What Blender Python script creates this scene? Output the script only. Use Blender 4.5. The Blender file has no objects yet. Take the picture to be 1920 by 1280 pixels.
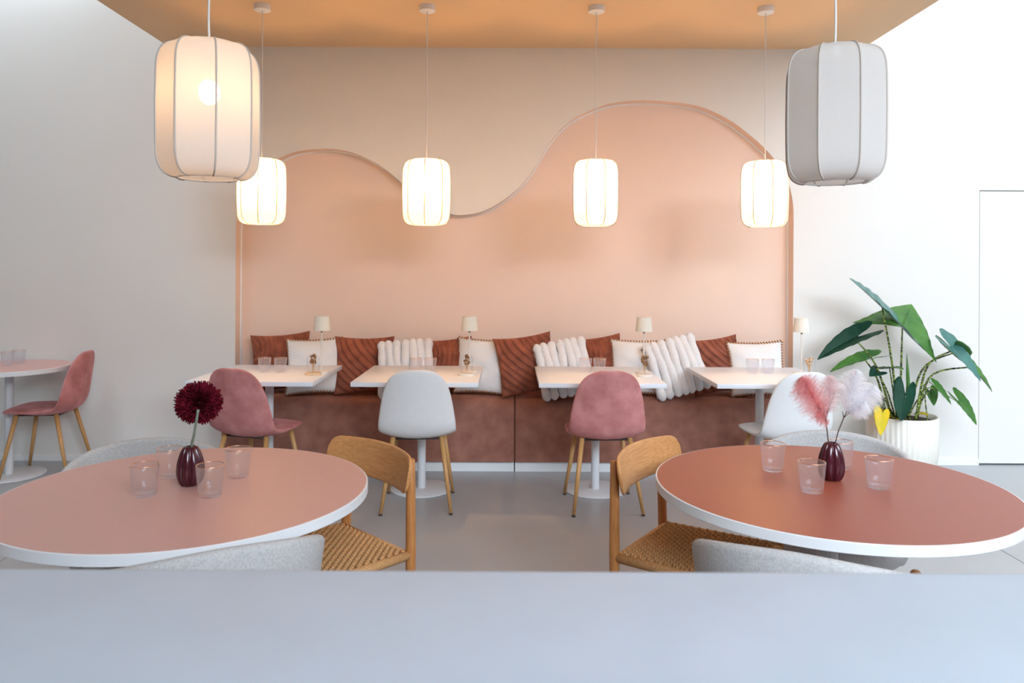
import bpy, bmesh, math, random
from mathutils import Vector, Matrix
random.seed(7)
sc = bpy.context.scene
COL = sc.collection
PI = math.pi
R = math.radians

# ------------------------------------------------------------------ camera
F, CX, HY, CAMH, ROLL = 1420.0, 958.0, 503.0, 1.434, 0.28
cam_d = bpy.data.cameras.new('camera')
cam = bpy.data.objects.new('camera', cam_d); COL.objects.link(cam)
cam.location = (0, 0, CAMH)
cam.rotation_euler = (Matrix.Rotation(R(90), 3, 'X') @ Matrix.Rotation(R(ROLL), 3, 'Z')).to_euler()
cam_d.sensor_width = 36; cam_d.sensor_fit = 'HORIZONTAL'
cam_d.lens = F / 1920 * 36
cam_d.shift_y = -(640 - HY) / 1920
cam_d.shift_x = (960 - CX) / 1920
cam_d.clip_start = 0.02
cam_d.dof.use_dof = True; cam_d.dof.focus_distance = 3.4; cam_d.dof.aperture_fstop = 5.0
sc.camera = cam
sc.cycles.transparent_max_bounces = 24      # stacked glass walls

def at(px, py, Y):
    """photo pixel (1920x1280) + distance -> world point"""
    a = R(ROLL); x = px - CX; y = py - HY
    xr = math.cos(a) * x + math.sin(a) * y
    yr = -math.sin(a) * x + math.cos(a) * y
    return Vector((xr * Y / F, Y, CAMH - yr * Y / F))

# ------------------------------------------------------------------ light
vs = sc.view_settings
vs.view_transform = 'Standard'; vs.look = 'None'; vs.gamma = 1.0; vs.exposure = 0.52
try: vs.use_curve_mapping = False
except Exception: pass
w = bpy.data.worlds.new('sky'); sc.world = w; w.use_nodes = True
bg = w.node_tree.nodes['Background']
bg.inputs[0].default_value = (0.72, 0.85, 1.0, 1); bg.inputs[1].default_value = 1.6

def area(name, loc, rot, sx, sy, power, color):
    d = bpy.data.lights.new(name, 'AREA'); d.shape = 'RECTANGLE'; d.size = sx; d.size_y = sy
    d.energy = power; d.color = color
    o = bpy.data.objects.new(name, d); COL.objects.link(o); o.location = loc; o.rotation_euler = rot
    return o
# daylight entering through the tall front glazing and the roof lights on either side of the lowered ceiling
area('daylight_front', (2.3, -3.85, 4.1), (R(90), 0, 0), 7.4, 2.1, 640, (0.76, 0.88, 1.0))
area('skylight_left', (-3.4, 3.3, 5.36), (0, 0, 0), 1.3, 3.8, 58, (0.78, 0.89, 1.0))
area('skylight_right', (4.4, 3.0, 5.36), (0, 0, 0), 2.8, 4.2, 78, (0.88, 0.94, 1.0))

# ------------------------------------------------------------------ helpers
def obj(name, vf, mat, parent=None, smooth=True, sharp=None):
    me = bpy.data.meshes.new(name); me.from_pydata([tuple(v) for v in vf[0]], [], vf[1]); me.update()
    bm = bmesh.new(); bm.from_mesh(me); bmesh.ops.recalc_face_normals(bm, faces=bm.faces)
    if sharp is not None:
        for e in bm.edges:
            if len(e.link_faces) == 2 and e.calc_face_angle(0) > R(sharp): e.smooth = False
    bm.to_mesh(me); bm.free()
    if smooth:
        for p in me.polygons: p.use_smooth = True
    me.materials.append(mat)
    o = bpy.data.objects.new(name, me); COL.objects.link(o)
    if parent: o.parent = parent
    return o

def tag(o, label=None, cat=None, group=None, kind=None):
    if label: o['label'] = label
    if cat: o['category'] = cat
    if group: o['group'] = group
    if kind: o['kind'] = kind
    return o

def thing(name, label, cat, loc=(0, 0, 0), rz=0, group=None):
    o = bpy.data.objects.new(name, None); COL.objects.link(o); o.location = loc; o.rotation_euler = (0, 0, rz)
    o.empty_display_size = 0.05
    return tag(o, label, cat, group)

def clone(o, parent=None):
    c = o.copy(); COL.objects.link(c); c.parent = parent
    for ch in o.children: clone(ch, c)
    return c

def place(proto, first, loc, rz, label):
    """first use moves the prototype itself, later uses copy the tree"""
    o = proto if first else clone(proto)
    o.location = loc; o.rotation_euler = (0, 0, rz); o['label'] = label
    return o

def merge(*parts):
    V, Fc = [], []
    for v, f in parts:
        n = len(V); V += [Vector(p) for p in v]; Fc += [tuple(i + n for i in q) for q in f]
    return V, Fc

def xf(vf, m):
    return [m @ Vector(v) for v in vf[0]], vf[1]

def mv(vf, x, y, z): return xf(vf, Matrix.Translation((x, y, z)))

def loft(loops, cap=True, close=True):
    n = len(loops[0]); V = [Vector(p) for l in loops for p in l]; Fc = []
    m = n if close else n - 1
    for i in range(len(loops) - 1):
        for j in range(m):
            k = (j + 1) % n
            Fc.append((i * n + j, i * n + k, (i + 1) * n + k, (i + 1) * n + j))
    if cap:
        Fc.append(tuple(range(n))); b = (len(loops) - 1) * n; Fc.append(tuple(b + j for j in range(n)))
    return V, Fc

def lathe(prof, n=32, cap=False, ripple=None):
    """prof [(r,z)]; ripple(ang,i)->factor"""
    loops = []
    for i, (r, z) in enumerate(prof):
        L = []
        for j in range(n):
            a = 2 * PI * j / n; k = ripple(a, i) if ripple else 1
            L.append((r * k * math.cos(a), r * k * math.sin(a), z))
        loops.append(L)
    return loft(loops, cap=cap)

def tube(path, rad, n=8, cap=True):
    P = [Vector(p) for p in path]; loops = []
    if not isinstance(rad, (list, tuple)): rad = [rad] * len(P)
    up = None
    for i, p in enumerate(P):
        t = (P[min(i + 1, len(P) - 1)] - P[max(i - 1, 0)]).normalized()
        if up is None:
            ref = Vector((0, 0, 1)) if abs(t.z) < 0.9 else Vector((1, 0, 0))
            up = (ref - t * ref.dot(t)).normalized()
        else:
            up = (up - t * up.dot(t)).normalized()
        s = t.cross(up)
        loops.append([p + (up * math.cos(2 * PI * j / n) + s * math.sin(2 * PI * j / n)) * rad[i] for j in range(n)])
    return loft(loops, cap=cap)

def box(x0, x1, y0, y1, z0, z1, r=0.0, seg=3):
    bm = bmesh.new(); bmesh.ops.create_cube(bm, size=1)
    for v in bm.verts:
        v.co = Vector((x0 + (v.co.x + .5) * (x1 - x0), y0 + (v.co.y + .5) * (y1 - y0), z0 + (v.co.z + .5) * (z1 - z0)))
    if r > 0: bmesh.ops.bevel(bm, geom=bm.edges[:], offset=r, segments=seg, profile=.5, affect='EDGES')
    bm.verts.index_update()
    V = [v.co.copy() for v in bm.verts]; Fc = [tuple(v.index for v in f.verts) for f in bm.faces]; bm.free()
    return V, Fc

def sphere(r, n=12, m=8, c=(0, 0, 0), sz=1.0):
    prof = [(max(1e-4, r * math.sin(PI * i / m)), -r * sz * math.cos(PI * i / m)) for i in range(m + 1)]
    return mv(lathe(prof, n), *c)

def cr(P, t):
    """catmull-rom through tuples, t in 0..len-1"""
    i = min(int(t), len(P) - 2); u = t - i
    p0, p1, p2, p3 = P[max(i - 1, 0)], P[i], P[i + 1], P[min(i + 2, len(P) - 1)]
    return tuple(.5 * (2 * b + (c - a) * u + (2 * a - 5 * b + 4 * c - d) * u * u + (3 * b - a - 3 * c + d) * u ** 3)
                 for a, b, c, d in zip(p0, p1, p2, p3))

def curve(P, n): return [cr(P, (len(P) - 1) * i / (n - 1)) for i in range(n)]

# ------------------------------------------------------------------ materials
def mat(name, col, rough=.5, var=0.0, scale=40, bump=0.0, bscale=200, spec=.5, metal=0, sheen=0, coat=0, stretch=(1, 1, 1), col2=None, detail=4):
    m = bpy.data.materials.new(name); m.use_nodes = True; nt = m.node_tree; N = nt.nodes; L = nt.links
    b = N['Principled BSDF']
    b.inputs['Roughness'].default_value = rough; b.inputs['Metallic'].default_value = metal
    b.inputs['Specular IOR Level'].default_value = spec
    b.inputs['Base Color'].default_value = (*col, 1)
    if sheen: b.inputs['Sheen Tint'].default_value = (*[min(1, c * 1.8) for c in col], 1); b.inputs['Sheen Weight'].default_value = sheen; b.inputs['Sheen Roughness'].default_value = .4
    if coat: b.inputs['Coat Weight'].default_value = coat; b.inputs['Coat Roughness'].default_value = .05
    tc = N.new('ShaderNodeTexCoord'); mp = N.new('ShaderNodeMapping'); mp.inputs['Scale'].default_value = stretch
    L.new(tc.outputs['Object'], mp.inputs['Vector'])
    nz = N.new('ShaderNodeTexNoise'); nz.inputs['Scale'].default_value = scale; nz.inputs['Detail'].default_value = detail
    L.new(mp.outputs[0], nz.inputs['Vector'])
    rp = N.new('ShaderNodeValToRGB')
    c2 = col2 if col2 else tuple(c * (1 - var) for c in col)
    rp.color_ramp.elements[0].position = .3; rp.color_ramp.elements[1].position = .7
    rp.color_ramp.elements[0].color = (*c2, 1)
    rp.color_ramp.elements[1].color = (*(col if col2 else tuple(min(1, c * (1 + var * .6)) for c in col)), 1)
    L.new(nz.outputs['Fac'], rp.inputs[0]); L.new(rp.outputs[0], b.inputs['Base Color'])
    if bump:
        n2 = N.new('ShaderNodeTexNoise'); n2.inputs['Scale'].default_value = bscale; n2.inputs['Detail'].default_value = 3
        L.new(mp.outputs[0], n2.inputs['Vector'])
        bp = N.new('ShaderNodeBump'); bp.inputs['Strength'].default_value = bump; bp.inputs['Distance'].default_value = .004
        L.new(n2.outputs['Fac'], bp.inputs['Height']); L.new(bp.outputs[0], b.inputs['Normal'])
    return m

M = {}
M['wall'] = mat('wall_paint', (.80, .775, .735), .75, .012, 1.5, .06, 120)
M['niche'] = mat('niche_paint', (.86, .665, .555), .8, .015, 2, .06, 120)
M['soffit'] = mat('soffit_paint', (.77, .545, .33), .7, .02, 2, .05, 100)
M['white_trim'] = mat('white_trim', (.86, .86, .86), .45, .01, 10)
M['door'] = mat('door_paint', (.80, .775, .735), .6, .01, 3)
M['dark_gap'] = mat('dark_gap', (.03, .03, .03), .9)
M['floor'] = mat('microcement', (.42, .435, .455), .34, .07, 1.7, .02, 60, .45)
M['ceil'] = mat('ceiling_paint', (.42, .40, .38), .8)
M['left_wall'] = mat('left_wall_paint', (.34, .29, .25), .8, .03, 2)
M['counter'] = mat('counter_laminate', (.53, .61, .72), .5, .035, 9, .03, 300)
M['pink_top'] = mat('pink_laminate', (.65, .375, .335), .38, .02, 60, .02, 500, .5)
M['rust_top'] = mat('rust_laminate', (.345, .088, .052), .38, .03, 60, .02, 500, .4)
M['white_edge'] = mat('white_edge', (.80, .81, .83), .4, .01, 20)
M['white_lam'] = mat('white_laminate', (.80, .81, .85), .42, .015, 30)
M['white_metal'] = mat('white_powder_coat', (.72, .73, .75), .4, .02, 20, .02, 400)
M['pink_velvet'] = mat('pink_velvet', (.66, .29, .285), .8, .0, 9, .15, 500, .2, sheen=.25, col2=(.42, .145, .14))
M['white_fabric'] = mat('white_leatherette', (.75, .74, .74), .6, .02, 30, .05, 400, .4)
M['brown_velvet'] = mat('brown_velvet', (.40, .18, .13), .85, 0, 10, .5, 330, .2, sheen=.2, col2=(.27, .115, .085), detail=6)
M['brown_cushion'] = mat('brown_cushion_velvet', (.34, .105, .06), .75, 0, 14, .2, 300, .3, sheen=.4, col2=(.19, .055, .032))
M['white_cushion'] = mat('white_cotton', (.84, .83, .82), .85, .02, 10, .12, 260, .2)
M['fur'] = mat('white_faux_fur', (.86, .83, .82), .95, .04, 60, .9, 240, .1, sheen=.4)
M['stitch'] = mat('tan_thread', (.50, .22, .085), .8, .2, 200)
M['felt'] = mat('grey_felt', (.63, .615, .61), .95, 0, 180, .5, 500, .15, col2=(.47, .46, .46))
M['oak'] = mat('oak', (.66, .325, .125), .45, 0, 14, .08, 60, .4, stretch=(1, 12, 12), col2=(.52, .225, .075))
M['oak_v'] = mat('oak_upright', (.56, .235, .072), .45, 0, 14, .08, 60, .4, stretch=(10, 10, 1), col2=(.42, .16, .045))
M['cord'] = mat('paper_cord', (.68, .37, .16), .8, 0, 160, .3, 600, .2, col2=(.46, .245, .105))
M['cord_dark'] = mat('paper_cord_gap', (.09, .035, .015), .9)
M['gold_leg'] = mat('golden_wood_leg', (.56, .30, .11), .38, .12, 30, 0, 1, .5, stretch=(6, 6, 1))
M['dark_foot'] = mat('dark_foot', (.05, .035, .03), .6)
M['gold'] = mat('gold_rim', (.86, .55, .36), .22, metal=1)
M['brass'] = mat('brass_dark', (.35, .26, .17), .4, metal=.8)
M['burgundy'] = mat('burgundy_glaze', (.06, .004, .012), .15, .2, 20, spec=.5, coat=.25)
M['petal'] = mat('dark_red_petal', (.20, .008, .022), .8, 0, 60, spec=.15, col2=(.09, .003, .010))
M['stem'] = mat('grey_green_stem', (.21, .27, .20), .5, .1, 40)
M['twig'] = mat('dark_twig', (.10, .06, .05), .7, .2, 60)
M['shade_cream'] = mat('cream_shade', (.82, .78, .68), .7, .01, 50)
M['cream_metal'] = mat('cream_metal', (.80, .75, .68), .4)
M['pale_wood'] = mat('pale_wood', (.74, .56, .36), .5, .12, 30, stretch=(1, 8, 1))
M['dried'] = mat('dried_flower', (.36, .19, .075), .85, 0, 90, col2=(.15, .065, .03))
M['dried_pale'] = mat('dried_flower_pale', (.66, .44, .25), .85, .25, 90)
M['pot'] = mat('white_pot', (.80, .77, .70), .55, .02, 10)
M['soil'] = mat('soil', (.06, .035, .02), .95, .4, 60, .8, 80)
M['leaf'] = mat('leaf_green', (.085, .235, .04), .40, 0, 9, .1, 60, .4, col2=(.04, .14, .028))
M['leaf_dark'] = mat('leaf_dark_green', (.008, .055, .030), .5, 0, 9, .1, 60, .2, col2=(.005, .035, .02))
M['leaf_blue'] = mat('leaf_blue_green', (.085, .23, .20), .34, 0, 9, .1, 60, .55, col2=(.055, .17, .15))
M['leaf_yellow'] = mat('leaf_yellow', (.80, .50, .012), .5, 0, 18, .1, 60, .4, col2=(.52, .46, .02))
M['bulb_white'] = mat('lamp_white', (.82, .81, .80), .5)
M['rib'] = mat('rib_cord', (.52, .46, .41), .8)
M['cable'] = mat('white_cable', (.80, .78, .76), .6)

# zebra petiole
m = mat('zebra_petiole', (.30, .38, .08), .5, 0, 30); nt = m.node_tree
tc = nt.nodes.new('ShaderNodeTexCoord'); nz = nt.nodes.new('ShaderNodeTexNoise'); nz.inputs['Scale'].default_value = 95; nz.inputs['Detail'].default_value = 1
mp = nt.nodes.new('ShaderNodeMapping'); mp.inputs['Scale'].default_value = (.5, .5, 1.3)
nt.links.new(tc.outputs['Object'], mp.inputs[0]); nt.links.new(mp.outputs[0], nz.inputs['Vector'])
rp = nt.nodes.new('ShaderNodeValToRGB'); rp.color_ramp.elements[0].position = .49; rp.color_ramp.elements[1].position = .53
rp.color_ramp.elements[0].color = (.012, .02, .01, 1); rp.color_ramp.elements[1].color = (.30, .40, .07, 1)
nt.links.new(nz.outputs['Fac'], rp.inputs[0]); nt.links.new(rp.outputs[0], nt.nodes['Principled BSDF'].inputs['Base Color'])
M['zebra'] = m

def glass_mat(name, tint, haze):
    m = bpy.data.materials.new(name); m.use_nodes = True; N = m.node_tree.nodes; L = m.node_tree.links; N.clear()
    out = N.new('ShaderNodeOutputMaterial'); tr = N.new('ShaderNodeBsdfTransparent'); tr.inputs[0].default_value = (*tint, 1)
    gl = N.new('ShaderNodeBsdfGlossy'); gl.inputs['Roughness'].default_value = .04; gl.inputs[0].default_value = (.95, .96, 1, 1)
    df = N.new('ShaderNodeBsdfTranslucent'); df.inputs[0].default_value = (.92, .93, .98, 1)
    lw = N.new('ShaderNodeLayerWeight'); lw.inputs['Blend'].default_value = .5
    pw = N.new('ShaderNodeMath'); pw.operation = 'POWER'; pw.inputs[1].default_value = 3.2; L.new(lw.outputs['Facing'], pw.inputs[0])
    ml = N.new('ShaderNodeMath'); ml.operation = 'MULTIPLY_ADD'; ml.inputs[1].default_value = .62; ml.inputs[2].default_value = .018; L.new(pw.outputs[0], ml.inputs[0])
    mx = N.new('ShaderNodeMixShader'); L.new(ml.outputs[0], mx.inputs[0]); L.new(tr.outputs[0], mx.inputs[1]); L.new(gl.outputs[0], mx.inputs[2])
    m2 = N.new('ShaderNodeMixShader'); m2.inputs[0].default_value = haze; L.new(mx.outputs[0], m2.inputs[1]); L.new(df.outputs[0], m2.inputs[2])
    L.new(m2.outputs[0], out.inputs[0]); return m
M['glass'] = glass_mat('ribbed_glass', (.985, .988, 1.0), .11)
M['clear'] = glass_mat('clear_glass', (.985, .985, .99), .03)
M['pane'] = glass_mat('window_glass', (.97, .98, .99), .0)

def fabric_shade(name, trans, thin):
    m = bpy.data.materials.new(name); m.use_nodes = True; N = m.node_tree.nodes; L = m.node_tree.links; N.clear()
    out = N.new('ShaderNodeOutputMaterial'); df = N.new('ShaderNodeBsdfDiffuse'); df.inputs[0].default_value = (.78, .76, .74, 1)
    tl = N.new('ShaderNodeBsdfTranslucent'); tl.inputs[0].default_value = (.88, .83, .77, 1)
    tp = N.new('ShaderNodeBsdfTransparent')
    tc = N.new('ShaderNodeTexCoord'); mp = N.new('ShaderNodeMapping'); mp.inputs['Scale'].default_value = (1, 1, .25)
    nz = N.new('ShaderNodeTexNoise'); nz.inputs['Scale'].default_value = 260; L.new(tc.outputs['Object'], mp.inputs[0]); L.new(mp.outputs[0], nz.inputs['Vector'])
    bp = N.new('ShaderNodeBump'); bp.inputs['Strength'].default_value = .25; bp.inputs['Distance'].default_value = .002
    L.new(nz.outputs['Fac'], bp.inputs['Height']); L.new(bp.outputs[0], df.inputs['Normal'])
    a = N.new('ShaderNodeMixShader'); a.inputs[0].default_value = trans; L.new(df.outputs[0], a.inputs[1]); L.new(tl.outputs[0], a.inputs[2])
    b = N.new('ShaderNodeMixShader'); b.inputs[0].default_value = thin; L.new(a.outputs[0], b.inputs[1]); L.new(tp.outputs[0], b.inputs[2])
    L.new(b.outputs[0], out.inputs[0]); return m
M['shade'] = fabric_shade('linen_lamp_fabric', .45, .09)

def emit(name, col, s):
    m = bpy.data.materials.new(name); m.use_nodes = True; N = m.node_tree.nodes; L = m.node_tree.links; N.clear()
    out = N.new('ShaderNodeOutputMaterial'); e = N.new('ShaderNodeEmission'); e.inputs[0].default_value = (*col, 1); e.inputs[1].default_value = s
    L.new(e.outputs[0], out.inputs[0]); return m
M['bulb_far'] = emit('lit_bulb', (1, .55, .20), 420)
M['bulb_near'] = emit('lit_bulb_near', (1, .60, .30), 21)

def feather_mat(name, col):
    m = bpy.data.materials.new(name); m.use_nodes = True; N = m.node_tree.nodes; L = m.node_tree.links; N.clear()
    out = N.new('ShaderNodeOutputMaterial'); df = N.new('ShaderNodeBsdfDiffuse'); df.inputs[0].default_value = (*col, 1)
    tl = N.new('ShaderNodeBsdfTranslucent'); tl.inputs[0].default_value = (*col, 1); tp = N.new('ShaderNodeBsdfTransparent')
    a = N.new('ShaderNodeMixShader'); a.inputs[0].default_value = .5; L.new(df.outputs[0], a.inputs[1]); L.new(tl.outputs[0], a.inputs[2])
    b = N.new('ShaderNodeMixShader'); b.inputs[0].default_value = .62; L.new(a.outputs[0], b.inputs[1]); L.new(tp.outputs[0], b.inputs[2])
    L.new(b.outputs[0], out.inputs[0]); return m
M['feather_pink'] = feather_mat('pink_feather', (.90, .46, .45))
M['feather_pale'] = feather_mat('pale_pink_feather', (.94, .80, .80))
M['feather_white'] = feather_mat('white_feather', (.97, .96, .98))

# ------------------------------------------------------------------ room
YW, ND, SOF, TOP = 5.587, 0.115, 3.06, 5.4
XL, XR, YF = -4.4, 6.5, -4.0
# wave outline of the recess, in photo pixels on the wall plane
wave_px = [(442, 432), (446, 398), (462, 358), (488, 322), (516, 301), (536, 290.6), (560, 283), (607, 278.8), (645, 282), (682, 294), (720, 315),
           (752, 341), (795, 377), (843, 400), (872, 402.5), (913, 393), (963, 361), (999, 320), (1021, 283), (1046, 248), (1075, 223),
           (1116, 203), (1154, 192), (1211, 187.6), (1280, 193), (1323, 203), (1370, 226), (1406, 253), (1434, 278), (1460, 309), (1478, 343), (1487, 382), (1488, 425)]
wv = [at(x, y, YW) for x, y in wave_px]
wv = [(p.x, p.z) for p in wv]
wv = [(wv[0][0], -0.0), ] + [(wv[0][0], z) for z in (0.5, 1.0, 1.5)] + curve(wv, 130) + [(wv[-1][0], z) for z in (1.5, 1.0, .5)] + [(wv[-1][0], -0.0)]
dx0 = at(1835.5, 600, YW).x; dz = at(1870, 357, YW).z; dx1 = dx0 + .93
n = len(wv)
def quad(x0, x1, z0, z1): return [(x0, YW, z0), (x1, YW, z0), (x1, YW, z1), (x0, YW, z1)], [(0, 1, 2, 3)]
wf = [quad(XL, wv[0][0], 0, TOP), quad(wv[-1][0], dx0, 0, TOP), quad(dx0, dx1, dz, TOP), quad(dx1, XR, 0, TOP)]
for (xa, za), (xb, zb) in zip(wv[:-1], wv[1:]):
    if xb - xa > 1e-5: wf.append(([(xa, YW, za), (xb, YW, zb), (xb, YW, TOP), (xa, YW, TOP)], [(0, 1, 2, 3)]))
wf = merge(*wf)
rev = ([Vector((x, YW, z)) for x, z in wv] + [Vector((x, YW + ND, z)) for x, z in wv], [(i, i + 1, n + i + 1, n + i) for i in range(n - 1)])
dr = [(dx0, 0), (dx0, dz), (dx1, dz), (dx1, 0)]
rev2 = ([Vector((x, YW, z)) for x, z in dr] + [Vector((x, YW + .05, z)) for x, z in dr], [(i, i + 1, 4 + i + 1, 4 + i) for i in range(3)])
wb = obj('wall_back', wf, M['wall'], smooth=False); tag(wb, kind='structure')
o = obj('niche_reveal', merge(rev), M['niche'], wb)
o = obj('door_reveal', rev2, M['dark_gap'], wb, smooth=False)
o = obj('niche_back', box(-2.4, 2.4, YW + ND, YW + ND + .08, 0, 2.9), M['niche'], wb, smooth=False)
# thin white bead where the reveal meets the peach panel
bead = obj('trim_1', tube([(x, YW + ND - .004, z) for x, z in wv[1:-1]], .0105, 8), M['white_trim']); tag(bead, kind='structure')
door = obj('door_1', box(dx0 + .005, dx1 - .005, YW + .004, YW + .044, .012, dz - .005, .001, 1), M['door'], smooth=False); tag(door, kind='structure')
bk = obj('door_backing', box(dx0 - .05, dx1 + .05, YW + .05, YW + .06, 0, dz + .05), M['dark_gap'], wb, smooth=False)
tag(obj('baseboard_right', box(wv[-1][0] + .002, dx0 - .002, YW - .012, YW + .002, 0, .048, .002, 1), M['white_trim'], smooth=False), kind='structure')
tag(obj('baseboard_left', box(XL, wv[0][0] - .002, YW - .012, YW + .002, 0, .045, .002, 1), M['white_trim'], smooth=False), kind='structure')

fl = obj('floor', box(XL - .2, XR + .2, YF - .2, YW + .3, -.12, -.006), M['dark_gap'], smooth=False); tag(fl, kind='structure')
JX = [XL - .2, -2.475, 2.525, XR + .2]
for a, b in zip(JX[:-1], JX[1:]):
    for y0, y1 in ((YF - .2, 0.6), (.6, YW + .3)):
        obj('floor_slab', box(a + .002, b - .002, y0 + .002, y1 - .002, -.05, 0, .001, 1), M['floor'], fl, smooth=False)
sx0, sx1 = at(315, 85, YW).x, at(1613, 93, YW).x
def cbox(x0, x1, y0, y1): return box(x0, x1, y0, y1, TOP, TOP + .1)
SKY = [(-4.1, -2.7, 1.35, 5.25), (2.95, 5.85, .85, 5.15)]
(a0, a1, a2, a3), (b0, b1, b2, b3) = SKY
tag(obj('ceiling', merge(cbox(XL - .2, a0, YF - .2, YW + .3), cbox(a0, a1, YF - .2, a2), cbox(a0, a1, a3, YW + .3), cbox(a1, b0, YF - .2, YW + .3),
                         cbox(b0, b1, YF - .2, b2), cbox(b0, b1, b3, YW + .3), cbox(b1, XR + .2, YF - .2, YW + .3)), M['ceil'], smooth=False), kind='structure')
for k, (c0, c1, c2, c3) in enumerate(SKY):
    wn = obj('window_%d' % (k + 2), merge(box(c0, c0 + .05, c2, c3, TOP, TOP + .1), box(c1 - .05, c1, c2, c3, TOP, TOP + .1)), M['white_trim'], smooth=False); tag(wn, kind='structure')
    for q in range(4): obj('glazing_bar', box(c0 + .05, c1 - .05, c2 + (c3 - c2 - .05) * q / 3, c2 + (c3 - c2 - .05) * q / 3 + .05, TOP + .02, TOP + .1), M['white_trim'], wn, smooth=False)
    for q in range(3): obj('pane', box(c0 + .05, c1 - .05, c2 + (c3 - c2 - .05) * q / 3 + .05, c2 + (c3 - c2 - .05) * (q + 1) / 3, TOP + .06, TOP + .07), M['pane'], wn, smooth=False)
tag(obj('ceiling_soffit', box(sx0, sx1, -.1, YW + .02, SOF, SOF + .5), M['soffit'], smooth=False), kind='structure')
tag(obj('wall_left', box(XL - .15, XL, YF, YW + .1, 0, TOP), M['left_wall'], smooth=False), kind='structure')

def window_wall(name, ax, pos, a0, a1, wa0, wa1, z0, z1, mull, mat_):
    """wall with one glazed opening; ax 'y' -> wall lies along x at y=pos, ax 'x' -> along y at x=pos"""
    t = .15 * (1 if pos > 0 else -1)
    def bx(u0, u1, c0, c1, d0=0, d1=1):
        p0, p1 = sorted((pos + t * d0, pos + t * d1))
        return box(u0, u1, p0, p1, c0, c1) if ax == 'y' else box(p0, p1, u0, u1, c0, c1)
    wl = obj(name, merge(bx(a0, wa0, 0, TOP), bx(wa1, a1, 0, TOP), bx(wa0, wa1, 0, z0), bx(wa0, wa1, z1, TOP)), mat_, smooth=False)
    tag(wl, kind='structure')
    return bx
bx = window_wall('wall_front', 'y', YF, XL, XR, -1.5, 6.1, 2.9, 5.2, 5, M['left_wall'])
def window(name, bx, u0, u1, z0, z1, nb):
    wn = obj(name, merge(bx(u0, u1, z0, z0 + .06, .3, .7), bx(u0, u1, z1 - .06, z1, .3, .7)), M['white_trim'], smooth=False); tag(wn, kind='structure')
    for i in range(nb + 1):
        u = u0 + (u1 - u0 - .06) * i / nb
        obj('mullion', bx(u, u + .06, z0 + .06, z1 - .06, .3, .7), M['white_trim'], wn, smooth=False)
    for i in range(nb):
        u = u0 + (u1 - u0 - .06) * i / nb
        obj('pane', bx(u + .06, u + (u1 - u0 - .06) / nb, z0 + .06, z1 - .06, .48, .52), M['pane'], wn, smooth=False)
window('window_1', bx, -1.5, 6.1, 2.9, 5.2, 5)
tag(obj('wall_right', box(XR, XR + .15, YF, YW + .1, 0, TOP), M['left_wall'], smooth=False), kind='structure')

tag(obj('light_blocker_wall', box(XL, .1, -1.35, -1.2, 0, 3.5), M['left_wall'], smooth=False), kind='structure')  # unseen partition added to block front daylight and darken the lower left wall

# ------------------------------------------------------------------ bar counter in the foreground
ctr = thing('bar_counter', 'pale blue grey bar counter across the bottom foreground', 'counter', (0, .52, 0))
obj('worktop', box(-2.6, 2.6, -.45, .325, 1.05, 1.10, .012), M['counter'], ctr, sharp=40)
obj('front_panel', box(-2.55, 2.55, .22, .26, .06, 1.05), M['counter'], ctr, smooth=False)
obj('kick', box(-2.5, 2.5, .17, .22, 0, .07), M['white_trim'], ctr, smooth=False)
for s in (-2.5, 2.46): obj('side_panel', box(s, s + .04, -.4, .22, 0, 1.05), M['counter'], ctr, smooth=False)

# ------------------------------------------------------------------ bench
bx0, bx1, bmid = wv[0][0] + .006, wv[-1][0] - .006, at(965, 800, 5.3).x
for k, (a, b) in enumerate(((bx0, bmid - .0015), (bmid + .0015, bx1))):
    side = ('left', 'right')[k]
    t = thing('bench', 'brown velvet bench unit on the %s of the centre seam in the wall niche' % side, 'bench', ((a + b) / 2, 5.50, 0), 0, 'velvet bench units in the niche')
    hw = (b - a) / 2
    # upholstered block: rounded front top edge
    sec = [(-.195, .078)] + [(-.195, .46)]
    for i in range(1, 8):
        q = PI / 2 * i / 7; sec.append((-.195 + .058 * (1 - math.cos(q)), .457 + .058 * math.sin(q)))
    sec += [(.0, .518), (.19, .512), (.19, .078)]
    prof = []
    for sx_, ins in ((-hw, .012), (-hw + .004, .004), (-hw + .012, 0), (0, 0), (hw - .012, 0), (hw - .004, .004), (hw, .012)):
        prof.append([(sx_, y + (ins if y < -.1 else 0), z - (ins if z > .4 else 0)) for y, z in sec])
    obj('upholstered_seat', loft(prof), M['brown_velvet'], t, sharp=50)
    obj('kick_board', box(-hw + .002, hw - .002, -.155, .18, 0, .074, .002, 1), M['white_trim'], t, smooth=False)

# ------------------------------------------------------------------ pedestal tables
def pedestal(t, H, r_pole, r_base, fl=False, m=None):
    m = m or M['white_metal']
    obj('base_plate', lathe([(.001, 0), (r_base - .004, 0), (r_base, .003), (r_base, .007), (r_base - .004, .010), (.06, .012), (.001, .012)], 64), m, t, sharp=60)
    if fl:
        obj('fluted_column', lathe([(r_pole, .012), (r_pole, H)], 96, ripple=lambda a, i: 1 + .03 * abs(math.sin(a * 12))), m, t)
    else:
        obj('pole', lathe([(r_pole, .012), (r_pole, H)], 28), m, t)
    obj('mounting_plate', box(-.16, .16, -.16, .16, H - .006, H, .001, 1), m, t, smooth=False)

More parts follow.
